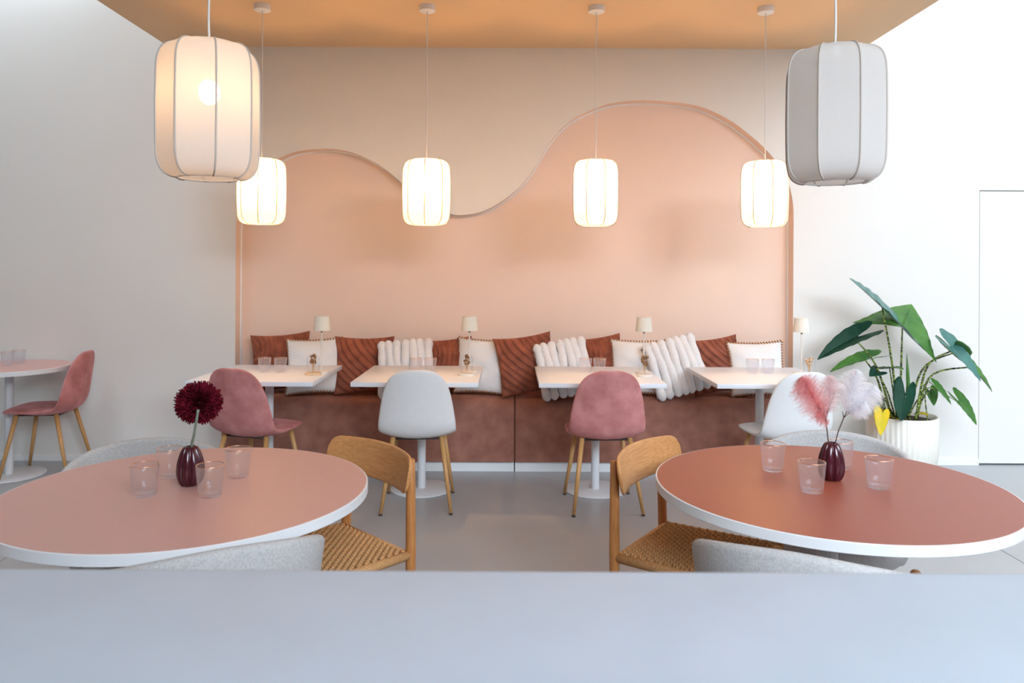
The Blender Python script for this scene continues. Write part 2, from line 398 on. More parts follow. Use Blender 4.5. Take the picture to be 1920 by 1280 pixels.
sq = thing('square_table', '', 'table', (0, 0, 0), 0, 'white square tables along the bench')
obj('table_top', box(-.382, .382, -.392, .392, .722, .75, .0025, 2), M['white_lam'], sq, sharp=40)
pedestal(sq, .722, .0265, .20)
TY = 4.912
sqx = [-1.562, -.573, .553, 1.617]
sql = ['white square table behind the left pink shell chair, first from the left', 'white square table behind the left white shell chair',
       'white square table behind the central pink shell chair', 'white square table nearest the potted plant, first from the right']
for i, x in enumerate(sqx): place(sq, i == 0, (x, TY, 0), 0, sql[i])

def round_table(name, label, mtop, loc, r, pole_r, base_r, fluted, group):
    t = thing(name, label, 'table', loc, 0, group)
    e = .0035
    tp = obj('table_top', lathe([(.001, .7495), (r - .006, .7495), (r - .005, .7500), (r - .0015, .7500), (r, .7485), (r, .7215), (r - .0015, .72), (.001, .72)], 128), M['white_edge'], t, sharp=25)
    obj('laminate_surface', lathe([(.001, .7506), (r - .005, .7506), (r - .005, .7496)], 128), mtop, tp, sharp=50)
    pedestal(t, .72, pole_r, base_r, fluted)
    return t
TL = Vector((-.987, 2.335, 0)); TR = Vector((1.015, 2.42, 0))
round_table('round_table', 'large round table with a pale pink top and white edge', M['pink_top'], TL, .54, .032, .29, True, 'large round tables in front')
round_table('round_table', 'large round table with a rust red top and white edge', M['rust_top'], TR, .54, .032, .29, True, 'large round tables in front')
tlp = at(21, 888, 5.19); 
FT = Vector((-3.43, 5.185, 0))
round_table('round_table', 'small round pink topped table by the wall at the far left', M['pink_top'], FT, .378, .0265, .225, False, None)

# ------------------------------------------------------------------ shell dining chairs
def shell_mesh(ctrl, nt_=46, nu=28):
    loops = []; C = curve(ctrl, nt_)
    for i, (y, z, w_, c_, th) in enumerate(C):
        a, b = C[max(i - 1, 0)], C[min(i + 1, nt_ - 1)]
        T = Vector((0, b[0] - a[0], b[1] - a[1])).normalized(); Nn = Vector((0, T.z, -T.y)) * -1
        if Nn.z < 0 and abs(T.y) > abs(T.z): Nn = -Nn
        Nn = Vector((0, -T.z, T.y)) if False else Vector((0, T.z, -T.y))   # seat runs front(+y) to back
        L = []
        for j in range(nu):
            u = 2 * PI * j / nu
            s = math.copysign(abs(math.cos(u)) ** .75, math.cos(u)); q = math.copysign(abs(math.sin(u)) ** .8, math.sin(u))
            L.append(Vector((w_ * s, y, z)) + Nn * (c_ * s * s + th * q))
        loops.append(L)
    return loft(loops)
dining = [(.226, .444, .09, 0, .004), (.218, .449, .15, .0, .013), (.185, .455, .195, .002, .019), (.09, .450, .219, .008, .021), (-.03, .441, .226, .016, .022), (-.115, .444, .228, .028, .022),
          (-.170, .466, .228, .036, .022), (-.202, .515, .226, .042, .021), (-.22, .585, .217, .044, .020), (-.236, .665, .203, .042, .018), (-.249, .735, .184, .036, .017),
          (-.258, .785, .160, .028, .015), (-.2635, .818, .128, .02, .013), (-.267, .838, .088, .013, .010), (-.2685, .847, .045, .008, .005)]
SH = shell_mesh(dining)
def dining_chair(mshell, cat_label, group):
    t = thing('shell_chair', cat_label, 'chair', (0, 0, 0), 0, group)
    obj('shell', SH, mshell, t)
    for sx_ in (-1, 1):
        for sy in (-1, 1):
            a = Vector((sx_ * .142, .135 if sy > 0 else -.115, .432)); b = Vector((sx_ * .203, .215 if sy > 0 else -.215, .009))
            lg = obj('leg', tube([a, a.lerp(b, .5), b], [.0155, .0135, .0095], 14), M['gold_leg'], t)
            obj('foot_cap', tube([b, b + Vector((0, 0, -.009))], [.0105, .0105], 12), M['dark_foot'], lg)
    fr = merge(tube([(-.142, .135, .424), (.142, .135, .424)], .008, 8), tube([(-.142, -.115, .424), (.142, -.115, .424)], .008, 8),
               tube([(-.1, .135, .424), (-.1, -.115, .424)], .008, 8), tube([(.1, .135, .424), (.1, -.115, .424)], .008, 8))
    obj('under_frame', fr, M['dark_foot'], t)
    return t
pk = dining_chair(M['pink_velvet'], '', 'pink velvet shell chairs')
wh = dining_chair(M['white_fabric'], '', 'white shell chairs')
place(pk, True, (-1.545, 4.63, 0), R(-17), 'pink velvet shell chair at the leftmost white square table')
place(pk, False, (.562, 4.605, 0), R(3), 'pink velvet shell chair in the centre, seen from behind')
place(pk, False, (-3.20, 5.245, 0), R(97), 'pink velvet shell chair in profile at the far left table')
place(wh, True, (-.556, 4.61, 0), R(3), 'white shell chair seen from behind, left of the centre')
place(wh, False, (1.655, 4.60, 0), R(11), 'white shell chair behind the pink feathers on the right')

# ------------------------------------------------------------------ grey felt tub chairs
def tub_mesh():
    loops = []; nphi = 60
    for i in range(nphi):
        ph = -118 + 236 * i / (nphi - 1); a = R(ph); ap = abs(ph)
        if ap < 60: Hh = .767 - .052 * (ap / 60) ** 2
        else: Hh = .715 - .0024 * (ap - 60) - .00002 * (ap - 60) ** 2.2
        e = 2.3
        ca, sa = math.cos(a), math.sin(a)
        k = (abs(ca) ** e + abs(sa) ** e) ** (-1 / e)
        px, py = .29 * sa * k, -.272 * ca * k
        d = Vector((px, py, 0)); dn = d.normalized()
        end = 1.0 if ap < 112 else max(.25, 1 - ((ap - 112) / 6) ** 2 * .75)
        z0 = .375; hh = z0 + (Hh - z0) * (1 if ap < 112 else (1 - .10 * ((ap - 112) / 6) ** 2))
        L = []; th = .016 * end; nz_ = 9
        def prof(z): return .80 + .20 * min(1, ((z - .375) / .33)) ** .7 if z > .375 else .80
        outer = [(z0 + (hh - th - z0) * j / nz_) for j in range(nz_ + 1)]
        for z in outer: L.append(d * prof(z) + dn * th + Vector((0, 0, z)))
        for j in range(1, 6):
            q = PI * j / 6; L.append(d * prof(hh) + dn * th * math.cos(q) + Vector((0, 0, hh - th + th * math.sin(q))))
        for z in reversed(outer): L.append(d * prof(z) - dn * th + Vector((0, 0, z)))
        loops.append(L)
    return loft(loops)
def se(r1, r2, z, n=48, e=2.6):
    L = []
    for j in range(n):
        a = 2 * PI * j / n; ca, sa = math.cos(a), math.sin(a); k = (abs(ca) ** e + abs(sa) ** e) ** (-1 / e)
        L.append((r1 * ca * k, r2 * sa * k, z))
    return L
tub = thing('tub_chair', '', 'chair', (0, 0, 0), 0, 'light grey felt tub chairs')
obj('backrest', tub_mesh(), M['felt'], tub)
obj('seat', loft([se(.14, .13, .345), se(.21, .2, .352), se(.235, .225, .375), se(.25, .24, .41), se(.25, .24, .435), se(.235, .225, .452), se(.15, .14, .458)]), M['felt'], tub)
for sx_ in (-1, 1):
    for sy in (-1, 1):
        a = Vector((sx_ * .15, sy * .15, .36)); b = Vector((sx_ * .225, sy * .225, 0))
        obj('leg', tube([a, b], [.017, .011], 12), M['oak_v'], tub)
def face(v): return math.atan2(-v[0], v[1])
tubs = [((-1.282, 2.722), (.6, -.8), 'grey felt tub chair on the far side of the pink round table'),
        ((-.812, 2.035), (-.5, .865), 'grey felt tub chair on the near side of the pink round table'),
        ((1.241, 2.90), (-.425, -.905), 'grey felt tub chair on the far side of the rust red round table'),
        ((.802, 2.03), (.46, .89), 'grey felt tub chair on the near side of the rust red round table')]
for i, (p, f_, l) in enumerate(tubs): place(tub, i == 0, (p[0], p[1], 0), face(f_), l)

# ------------------------------------------------------------------ oak chairs with woven seats
oc = thing('oak_chair', '', 'chair', (0, 0, 0), 0, 'oak chairs with woven cord seats')
HW, HD, SZ = .215, .205, .44
pan = []
nseg = 60
for i in range(nseg + 1):
    s = -1 + 2 * i / nseg; x = .258 * s; y0 = -.252 + .062 * s * s
    ee = max(0, (abs(s) - .84) / .16); hh = .0675 * (1 - .10 * s * s) - .034 * (1 - math.sqrt(max(0, 1 - ee * ee)))
    L = []
    nn = 20
    for j in range(nn):
        u = 2 * PI * j / nn
        q = math.copysign(abs(math.sin(u)) ** .35, math.sin(u)); g = math.copysign(abs(math.cos(u)) ** .6, math.cos(u))
        zz = hh * q; th = .0075 * g
        L.append((x, y0 - zz * .20 + th, .718 + zz))
    pan.append(L)
obj('backrest', loft(pan), M['oak'], oc, sharp=60)
for s in (-1, 1):
    obj('back_leg', tube([(s * .214, -.230, 0), (s * .207, -.237, .44), (s * .200, -.241, .66), (s * .197, -.243, .757), (s * .197, -.243, .762)], [.0130, .0180, .0165, .0150, .010], 18), M['oak_v'], oc)
    obj('front_leg', tube([(s * .232, .222, 0), (s * .222, .205, .445), (s * .222, .205, .452)], [.0125, .017, .011], 16), M['oak_v'], oc)
    obj('side_rail', tube([(s * .205, -.232, SZ - .012), (s * .220, .205, SZ - .012)], .0165, 14), M['cord'], oc)
    obj('stretcher', tube([(s * .209, -.225, .25), (s * .225, .212, .25)], .010, 10), M['oak_v'], oc)
obj('front_rail', tube([(-.22, .205, SZ - .012), (.22, .205, SZ - .012)], .0165, 14), M['cord'], oc)
obj('rear_rail', tube([(-.205, -.222, SZ - .012), (.205, -.222, SZ - .012)], .015, 14), M['cord'], oc)
obj('seat_core', box(-.2, .2, -.21, .2, SZ - .018, SZ - .006), M['cord_dark'], oc, smooth=False)
weft = []
NW = 27
for i in range(NW):
    y = -.208 + .404 * i / (NW - 1); half = .204 + .014 * (y + .2) / .4
    path = []
    ns = 120
    for j in range(ns + 1):
        x = -half + 2 * half * j / ns
        wv_ = math.sin(j / ns * PI * 30 + (PI if i % 2 else 0))
        path.append((x, y, SZ - .001 + .0078 * wv_ - .0035 * math.cos(x / half * 1.4)))
    weft.append(tube(path, .0059, 6))
tag(obj('cord_weave', merge(*weft), M['cord'], oc), 'woven natural paper cord', kind='stuff')
oaks = [((-.508, 2.79), (-.71, -.70), 'oak chair with woven seat on the far side of the pink round table'),
        ((.502, 2.80), (.82, -.57), 'oak chair with woven seat on the far side of the rust red round table'),
        ((1.545, 2.055), (-.816, .577), 'oak chair seat corner under the right front edge of the rust table'),
        ((-1.50, 1.975), (.816, .577), 'oak chair almost hidden under the left front edge of the pink table')]
for i, (p, f_, l) in enumerate(oaks):
    v = Vector(f_).normalized(); place(oc, i == 0, (p[0] + v.x * .215, p[1] + v.y * .215, 0), face(f_), l)

# ------------------------------------------------------------------ pendant lamps
SR, SH_ = .145, .404
ribp = [(.088, 0.0), (.108, .004), (.128, .018), (.140, .042), (.145, .075), (.1465, .14), (.147, .202)]
ribp = ribp + [(r, SH_ - z) for r, z in reversed(ribp[:-1])]
ribc = curve(ribp, 34)
def panel_mesh():
    V, Fc = [], []; na = 10
    for (r, z) in ribc:
        for j in range(na + 1):
            a = R(-22.5 + 45 * j / na); fl_ = math.cos(R(22.5)) / math.cos(a)     # chord of the octagon
            k = fl_ * .92 + .08
            dip = 1 - .012 * (1 - (2 * j / na - 1) ** 2)
            V.append(Vector((r * k * dip * math.cos(a), r * k * dip * math.sin(a), z)))
    for i in range(len(ribc) - 1):
        for j in range(na):
            q = i * (na + 1) + j; Fc.append((q, q + 1, q + na + 2, q + na + 1))
    return V, Fc
def pendant(bulb_mat):
    t = thing('pendant_lamp', '', 'lamp', (0, 0, 0), 0, 'white linen pendant lamps')
    fr = obj('lamp_shade', merge(tube([(.088 * math.cos(a), .088 * math.sin(a), SH_ - .002) for a in [2 * PI * k / 48 for k in range(49)]], .0028, 6),
                                 tube([(-.088, 0, SH_ - .002), (.088, 0, SH_ - .002)], .0022, 6)), M['cable'], t)
    obj('bottom_ring', tube([(.088 * math.cos(a), .088 * math.sin(a), .002) for a in [2 * PI * k / 48 for k in range(49)]], .0028, 6), M['cable'], fr)
    pm = rm = None
    for k in range(8):
        if pm is None:
            p = obj('fabric_panel', panel_mesh(), M['shade'], fr); pm = p.data
            r_ = obj('rib', tube([(r + .0012, 0, z) for r, z in ribc], .0027, 6), M['rib'], fr); rm = r_.data
        else:
            p = bpy.data.objects.new('fabric_panel', pm); COL.objects.link(p); p.parent = fr
            r_ = bpy.data.objects.new('rib', rm); COL.objects.link(r_); r_.parent = fr
        p.rotation_euler.z = R(45 * k + 22.5); r_.rotation_euler.z = R(45 * k)
    obj('socket', lathe([(.001, .29), (.019, .29), (.02, .34), (.014, .40), (.012, .415), (.001, .415)], 16), M['bulb_white'], t)
    obj('bulb', sphere(.032, 16, 10, (0, 0, .262), 1.2), bulb_mat, t)
    return t
def finish(t, hang):
    """cord and ceiling rose, cord length depends on the hanging height"""
    L = SOF - hang
    path = []
    for k in range(26):
        u = k / 25; z = .41 + (L - .03 - .41) * u
        path.append((.0035 * math.sin(u * 9.0) * (1 - u) + .002 * math.sin(u * 23), 0, z))
    obj('cord', tube(path, .0034, 8), M['cable'], t)
    obj('ceiling_rose', lathe([(.001, L - .036), (.046, L - .036), (.05, L - .033), (.05, L), (.001, L)], 32), M['white_trim'], t, sharp=50)
HB = 1.70
lamps = [((-1.55, 4.70), 10, 'bulb_far', 'lit white pendant lamp over the leftmost square table, first in the rear row'),
         ((-.527, 4.70), 2, 'bulb_far', 'lit white pendant lamp hanging at the dip of the wavy niche edge'),
         ((.523, 4.70), 17, 'bulb_far', 'lit white pendant lamp before the tall right hump of the niche'),
         ((1.573, 4.70), 0, 'bulb_far', 'lit white pendant lamp at the right edge of the niche, last in the rear row'),
         ((-.915, 2.29), -16, 'bulb_near', 'large glowing pendant lamp in the left foreground'),
         ((.985, 2.31), 5, None, 'large unlit grey white pendant lamp in the right foreground')]
for (x, y), rot, bmn, lab in lamps:
    p = pendant(M[bmn] if bmn else M['bulb_white'])
    p.location = (x, y, HB); p.rotation_euler.z = R(rot - 90); p['label'] = lab
    finish(p, HB)

# ------------------------------------------------------------------ table lamps and flower cloches
def table_lamp():
    t = thing('table_lamp', '', 'lamp', (0, 0, 0), 0, 'small cream table lamps')
    obj('base', lathe([(.001, 0), (.05, 0), (.052, .004), (.051, .010), (.012, .016), (.001, .017)], 40), M['cream_metal'], t, sharp=60)
    obj('stem', lathe([(.0042, .012), (.0042, .285)], 12), M['cream_metal'], t)
    obj('collar', lathe([(.001, .262), (.0065, .262), (.0065, .285), (.001, .285)], 12), M['brass'], t)
    obj('lamp_shade', lathe([(.055, .275), (.046, .367), (.044, .3675), (.001, .3675), (.001, .3655), (.0445, .3655), (.0535, .275), (.055, .275)], 40), M['shade_cream'], t, sharp=40)
    return t
def cloche(variant):
    t = thing('flower_cloche', '', 'ornament', (0, 0, 0), 0, 'glass domes with dried flowers')
    obj('base', lathe([(.001, 0), (.050, 0), (.052, .003), (.052, .011), (.049, .014), (.001, .014)], 40), M['pale_wood'] if variant == 0 else M['cream_metal'], t, sharp=50)
    pr = [(.040, .014), (.040, .10)] + [(.040 * math.cos(q), .10 + .040 * math.sin(q)) for q in [PI / 2 * k / 7 for k in range(1, 7)]] + [(.001, .14)]
    obj('glass_dome', lathe(pr, 36), M['clear'], t)
    rnd = random.Random(20 + variant); heads, stems = [], []
    for k in range(13):
        a = rnd.uniform(0, 2 * PI); r = rnd.uniform(.004, .024); z = rnd.uniform(.075, .125)
        p = Vector((r * math.cos(a), r * math.sin(a), z))
        stems.append(tube([(0, 0, .014), (p.x * .25, p.y * .25, .05), p], .0016, 5))
        heads.append(sphere(rnd.uniform(.006, .0105), 7, 5, p, 1.15))
    obj('stems', merge(*stems), M['dried_pale'], t)
    obj('dried_flowers', merge(*heads), M['dried_pale'] if variant == 3 else M['dried'], t)
    return t
tl = table_lamp()
tlx = [((603, 700), 4.93), ((880, 698), 4.98), ((1207, 699), 4.98), ((1502.5, 701), 4.98)]
tll = ['small cream table lamp on the leftmost square table', 'small cream table lamp on the square table left of the centre',
       'small cream table lamp on the square table right of the centre', 'small cream table lamp on the rightmost square table beside the plant']
for i, ((px, py), Y) in enumerate(tlx):
    p = at(px, py, Y); place(tl, i == 0, (p.x, Y, .75), 0, tll[i])
clx = [((587, 702), 4.83), ((875, 702), 4.835), ((1208.5, 703), 4.83), ((1517, 702), 4.86)]
for i, ((px, py), Y) in enumerate(clx):
    p = at(px, py, Y); c = cloche(i); c.location = (p.x, Y, .75)
    c['label'] = 'glass dome with dried flowers on the %s square table' % ['leftmost', 'second', 'third', 'rightmost'][i]

# ------------------------------------------------------------------ drinking glasses
gl = thing('drinking_glass', '', 'glass', (0, 0, 0), 0, 'ribbed gold rimmed tumblers')
rip = lambda a, i: 1 + .018 * abs(math.sin(a * 18)) if 2 <= i <= 5 else 1
bd = obj('glass_body', lathe([(.001, .0), (.030, 0), (.0325, .003), (.0335, .012), (.0375, .055), (.0408, .088), (.0408, .0925), (.0392, .0925), (.0360, .055), (.0318, .014), (.028, .010), (.001, .009)], 108, ripple=rip), M['glass'], gl)
obj('gold_rim', tube([(.0402 * math.cos(a), .0402 * math.sin(a), .0925) for a in [2 * PI * k / 48 for k in range(49)]], .0011, 6), M['gold'], gl)
def tabpt(px, py):
    """pixel on a table top (height .75) -> world point"""
    a = R(ROLL); yr = -math.sin(a) * (px - CX) + math.cos(a) * (py - HY)
    return at(px, py, F * (CAMH - .75) / yr)
gls = [((271, 929), 'on the pink round table, nearest left of the vase'), ((318, 894), 'on the pink round table, behind and left of the vase'),
       ((394, 930), 'on the pink round table, in front right of the vase'), ((446, 894), 'on the pink round table, furthest right'),
       ((1449, 882), 'on the rust round table, furthest left'), ((1522, 922), 'on the rust round table, in front of the vase'),
       ((1577, 878), 'on the rust round table, behind the vase'), ((1648, 915), 'on the rust round table, right of the vase'),
       ((496, 697), 'on the leftmost square table, left of its pair'), ((526, 697.5), 'on the leftmost square table, right of its pair'),
       ((780, 698), 'on the second square table, left of its pair'), ((807, 698), 'on the second square table, right of its pair'),
       ((1098, 698), 'on the third square table, left of its pair'), ((1124, 698), 'on the third square table, right of its pair'),
       ((1411, 700), 'on the rightmost square table, left of its pair'), ((1440, 700), 'on the rightmost square table, right of its pair'),
       ((14, 685), 'on the far left wall table, left of its pair'), ((36, 681.5), 'on the far left wall table, right of its pair')]
for i, ((px, py), l) in enumerate(gls):
    p = tabpt(px, py); place(gl, i == 0, (p.x, p.y, .7510 if abs(p.x) < 1.9 and p.y < 4 or p.x < -2.5 else .7503), .3 * i, 'ribbed tumbler ' + l)

# ------------------------------------------------------------------ vases
def vase(loc, rot, label):
    t = thing('vase', label, 'vase', loc, rot, 'lobed burgundy vases')
    prof = [(.001, .0), (.022, 0), (.031, .005), (.0385, .022), (.041, .042), (.039, .068), (.033, .092), (.0265, .109), (.020, .119), (.0145, .121), (.0125, .116), (.012, .10), (.001, .098)]
    pr = curve(prof, 40)
    obj('body', lathe([(max(r, .001), z) for r, z in pr], 90, ripple=lambda a, i: .80 + .24 * abs(math.sin(a * 4.5)) ** .55 if 4 < i < 34 else .92), M['burgundy'], t)
    return t
pv = tabpt(357, 909); pv2 = tabpt(1559, 899)
vase((pv.x, pv.y, .7506), .2, 'dark burgundy lobed vase on the pink round table')
vase((pv2.x, pv2.y, .7506), 1.0, 'dark burgundy lobed vase on the rust red round table')

# dahlia
fc = at(373, 755, pv.y + .01); fb = Vector((pv.x, pv.y, .76))
t = thing('dahlia', 'dark red pompom dahlia standing in the left vase', 'flower', fb)
up = (fc - Vector((pv.x + .004, pv.y, .87))).normalized()
q0 = fc - fb
obj('stem', tube(curve([(0, 0, 0), (.002, 0, .10), tuple(at(364.5, 812, pv.y - .035) - fb), tuple(at(371.5, 768, pv.y - .062) - fb)], 18), .0042, 8), M['stem'], t)
rnd = random.Random(3); pet = []
NPET = 900
for k in range(NPET):
    zz = 1 - 2 * (k + .5) / NPET; ph = k * 2.39996
    d = Vector((math.sqrt(1 - zz * zz) * math.cos(ph), math.sqrt(1 - zz * zz) * math.sin(ph), zz * .92))
    ln = .073 * rnd.uniform(.86, 1.06); wd = .0085 * rnd.uniform(.8, 1.2)
    side = d.cross(Vector((rnd.uniform(-1, 1), rnd.uniform(-1, 1), rnd.uniform(-1, 1)))).normalized(); nn = d.cross(side).normalized()
    b = q0 + d * .018
    mid = q0 + d * ln * .72 + nn * .004; tip = q0 + d * ln
    V = [b - side * wd * .25, b + side * wd * .25, mid + side * wd * .62 + nn * .002, tip + side * wd * .25, tip - side * wd * .25, mid - side * wd * .62 + nn * .002, mid - nn * .003, tip - d * .002 - nn * .002]
    pet.append((V, [(0, 1, 2, 6), (0, 6, 5), (6, 2, 3, 7), (5, 6, 7, 4), (7, 3, 4)]))
tag(obj('petals', merge(*pet), M['petal'], t), kind='stuff')

# feather sprays
def ribbon(path, w0, w1, side):
    V, Fc = [], []
    n_ = len(path)
    for i, p in enumerate(path):
        ww = w0 + (w1 - w0) * i / (n_ - 1); V += [p - side * ww, p + side * ww]
    for i in range(n_ - 1): Fc.append((2 * i, 2 * i + 1, 2 * i + 3, 2 * i + 2))
    return V, Fc
def plume(base, tip, width, nb, seed, droop, bend=Vector((0, 0, 0))):
    rnd = random.Random(seed); out = []
    ax = tip - base; ln = ax.length; axn = ax.normalized()
    for k in range(nb):
        u = rnd.random() ** .85
        p = base + ax * u + bend * math.sin(u * PI)
        az = rnd.uniform(0, 2 * PI)
        s0 = axn.orthogonal().normalized(); s1 = axn.cross(s0)
        sd = (s0 * math.cos(az) + s1 * math.sin(az) * .75)
        wloc = width * (math.sin(PI * min(1, u * .78 + .2)) ** .7) * rnd.uniform(.55, 1.08)
        pts = []
        for j in range(5):
            v = j / 4
            pts.append(p + sd * wloc * (v - .18 * v * v) + axn * wloc * (.75 * v - .25 * v * v) + Vector((0, 0, -droop * v * v)) + Vector((rnd.uniform(-1, 1), rnd.uniform(-1, 1), rnd.uniform(-1, 1))) * .0025 * v)
        rs = Vector((rnd.uniform(-1, 1), rnd.uniform(-1, 1), rnd.uniform(-1, 1))); rs = (rs - sd * rs.dot(sd)).normalized()
        out.append(ribbon(pts, .0011, .0005, rs))
    return merge(*out)
YV = pv2.y
def spray(label, base, fork, stem_pts, plumes, twigs):
    t = thing('feather_spray', label, 'feathers', base)
    loc = lambda p: Vector(p) - base
    obj('stem', tube([loc(p) for p in stem_pts], .0021, 6), M['twig'], t)
    for a in twigs: obj('twig', tube([loc(fork), loc(a)], [.0016, .0009], 6), M['twig'], t)
    for (b, tp, wd, nb, sd, dr, mt, bend) in plumes:
        tag(obj('plume', plume(loc(b), loc(tp), wd, nb, sd, dr, bend), M[mt], t), kind='stuff')
b0 = Vector((pv2.x, YV, .765))
fk = at(1548, 785, YV - .01)
spray('dusty pink feather spray with dark stem in the right vase', b0, fk, [b0, at(1554, 836, YV), at(1551, 810, YV - .005), fk],
      [(fk, at(1503, 708, YV - .03), .085, 2300, 1, .016, 'feather_pink', Vector((-.006, 0, .01))),
       (at(1550, 775, YV), at(1557, 704, YV + .03), .076, 1700, 2, .014, 'feather_pale', Vector((.004, 0, 0))),
       (at(1553, 795, YV), at(1533, 770, YV - .02), .034, 600, 6, .012, 'feather_pink', Vector((0, 0, 0)))],
      [at(1534, 762, YV - .02), at(1543, 757, YV - .01), at(1553, 764, YV), at(1566, 732, YV + .02)])
fk2 = at(1582, 783, YV + .01)
spray('white feather spray with dark stem in the right vase', b0 + Vector((.006, .004, 0)), fk2, [b0 + Vector((.006, .004, 0)), at(1565, 834, YV), at(1572, 808, YV + .005), fk2],
      [(at(1585, 772, YV + .01), at(1606, 692, YV + .02), .076, 2100, 3, .012, 'feather_white', Vector((0, 0, 0))),
       (at(1588, 774, YV + .02), at(1640, 722, YV + .03), .070, 1700, 4, .016, 'feather_white', Vector((.004, 0, .008))),
       (at(1588, 776, YV + .02), at(1622, 752, YV + .0), .050, 1000, 5, .014, 'feather_white', Vector((0, 0, 0)))],
      [at(1580, 771, YV), at(1594, 772, YV + .01), at(1601, 742, YV + .02)])

# ------------------------------------------------------------------ cushions
def cushion_grid(w_, h_, t_, n_, disp=None, pinch=.085):
    V, Fc = [], []
    for sgn in (1, -1):
        for i in range(n_ + 1):
            for j in range(n_ + 1):
                u = -1 + 2 * j / n_; v = -1 + 2 * i / n_
                x = w_ / 2 * u * (1 - pinch * (1 - v * v)); y = h_ / 2 * v * (1 - pinch * (1 - u * u))
                e = max(0, (1 - u * u) * (1 - v * v)) ** .42
                z = sgn * t_ / 2 * e
                if disp and sgn > 0: z += disp(u, v) * min(1, e * 2)
                V.append(Vector((x, y, z)))
    m_ = (n_ + 1) ** 2
    for s in range(2):
        for i in range(n_):
            for j in range(n_):
                a = s * m_ + i * (n_ + 1) + j; Fc.append((a, a + 1, a + n_ + 2, a + n_ + 1))
    # weld the seam
    bm = bmesh.new(); vs_ = [bm.verts.new(v) for v in V]
    for f_ in Fc: bm.faces.new([vs_[k] for k in f_])
    bmesh.ops.remove_doubles(bm, verts=bm.verts, dist=1e-5); bm.verts.index_update()
    out = ([v.co.copy() for v in bm.verts], [tuple(v.index for v in f_.verts) for f_ in bm.faces]); bm.free()
    return out
def pleat(cx, cy, k, wob):
    def d(u, v):
        r = math.hypot(u - cx, (v - cy) * 1.1) * k + wob * math.sin(2.1 * u + 1.3 * v) + .15 * math.sin(9 * u * v + 3 * v)
        f_ = r - math.floor(r)
        return .026 * (f_ ** 1.6 - .45) if f_ < .86 else .026 * ((1 - f_) / .14 * .78 - .45)
    return d
def wrinkle(u, v):
    return .004 * math.sin(5 * u + 3 * v + 2 * math.sin(3 * v)) + .003 * math.sin(9 * v - 4 * u)
CM = {'p0': cushion_grid(.43, .43, .15, 72, pleat(1.25, 1.2, 4.7, .25)), 'p1': cushion_grid(.43, .43, .15, 72, pleat(-1.3, .6, 4.5, .4)),
      'w': cushion_grid(.42, .42, .16, 44, wrinkle), 'f': cushion_grid(.40, .37, .10, 24)}
MESH = {}
def stitches():
    parts = []; nst = 20
    for side in range(4):
        for k in range(nst):
            s = -1 + 2 * (k + .5) / nst; pin = 1 - .085 * (1 - s * s); zi = .08 * max(.02, (1 - s * s) * (1 - .948 ** 2)) ** .42 + .003; zi = max(.010, zi)
            if side < 2:
                sg = 1 if side else -1; c = Vector((s * .21, sg * .21 * (1 - .085 * (1 - s * s)), 0)); d = Vector((0, sg, 0))
            else:
                sg = 1 if side == 3 else -1; c = Vector((sg * .21 * pin, s * .21, 0)); d = Vector((sg, 0, 0))
            parts.append(tube([c - d * .011 + Vector((0, 0, zi)), c - d * .003 + Vector((0, 0, zi * .72)), c + d * .007, c - d * .003 - Vector((0, 0, zi * .72)), c - d * .011 - Vector((0, 0, zi))], .0043, 5))
    return merge(*parts)
def rolls():
    out = []; rnd = random.Random(11); nr = 7
    for k in range(nr):
        s = -1 + 2 * (k + .5) / nr; x = s * .195
        path, rad = [], []
        for j in range(25):
            v = math.sin(PI / 2 * math.sin(PI / 2 * (-1 + 2 * j / 24)))
            e = max(0, (1 - (s * .95) ** 2) * (1 - (v * .98) ** 2)) ** .45
            path.append((x + .006 * math.sin(v * 3 + k * 1.7), v * .207, .022 + .042 * e))
            cap_ = math.sqrt(max(0.0, 1 - ((abs(v) - .84) / .16) ** 2)) if abs(v) > .84 else 1
            rad.append(max(.003, .0315 * cap_ * (1 + .08 * math.sin(j * 1.9 + k * 2.3)) * (1.06 if abs(v) > .75 else 1)))
        out.append(tube(path, rad, 12))
    return out
ROLLS = rolls(); ST = stitches()
def cushion(kind, px, py, Y, yaw, roll, lean, label, group, sc_=1.0):
    t = thing({'p0': 'pleated_cushion', 'p1': 'pleated_cushion', 'w': 'stitched_cushion', 'f': 'fur_cushion'}[kind], label, 'cushion', (0, 0, 0), 0, group)
    def part(nm, key, vf, mt, parent):
        if key in MESH:
            o = bpy.data.objects.new(nm, MESH[key]); COL.objects.link(o); o.parent = parent; return o
        o = obj(nm, vf, mt, parent); MESH[key] = o.data; return o
    cv = part('cover', kind, CM[kind], M['white_cushion'] if kind == 'w' else M['fur'] if kind == 'f' else M['brown_cushion'], t)
    if kind == 'w': tag(part('edge_stitching', 'st', ST, M['stitch'], t), 'tan whip stitching', kind='stuff')
    if kind == 'f':
        for k in range(7): part('fur_roll', 'r%d' % k, ROLLS[k], M['fur'], t)
    c = at(px, py, Y)
    m_ = Matrix.Translation(c) @ Matrix.Rotation(R(yaw), 4, 'Z') @ Matrix.Rotation(R(90 - lean), 4, 'X') @ Matrix.Rotation(R(roll), 4, 'Z') @ Matrix.Scale(sc_, 4)
    zmin = min((m_ @ v.co).z for v in cv.data.vertices)
    t.matrix_world = Matrix.Translation((0, 0, .5155 - zmin)) @ m_
    return t
g1, g2, g3 = 'brown pleated velvet cushions', 'white cushions with stitched edges', 'white channelled fur cushions'
cushion('p1', 527, 695, 5.575, 8, 4, 14, 'brown pleated cushion at the far left end of the bench', g1)
cushion('w', 590, 694, 5.475, 6, 2, 16, 'white stitched cushion at the left end of the bench', g2, .98)
cushion('p0', 684, 690, 5.50, 14, -1, 16, 'brown pleated cushion between the left two square tables', g1, 1.0)
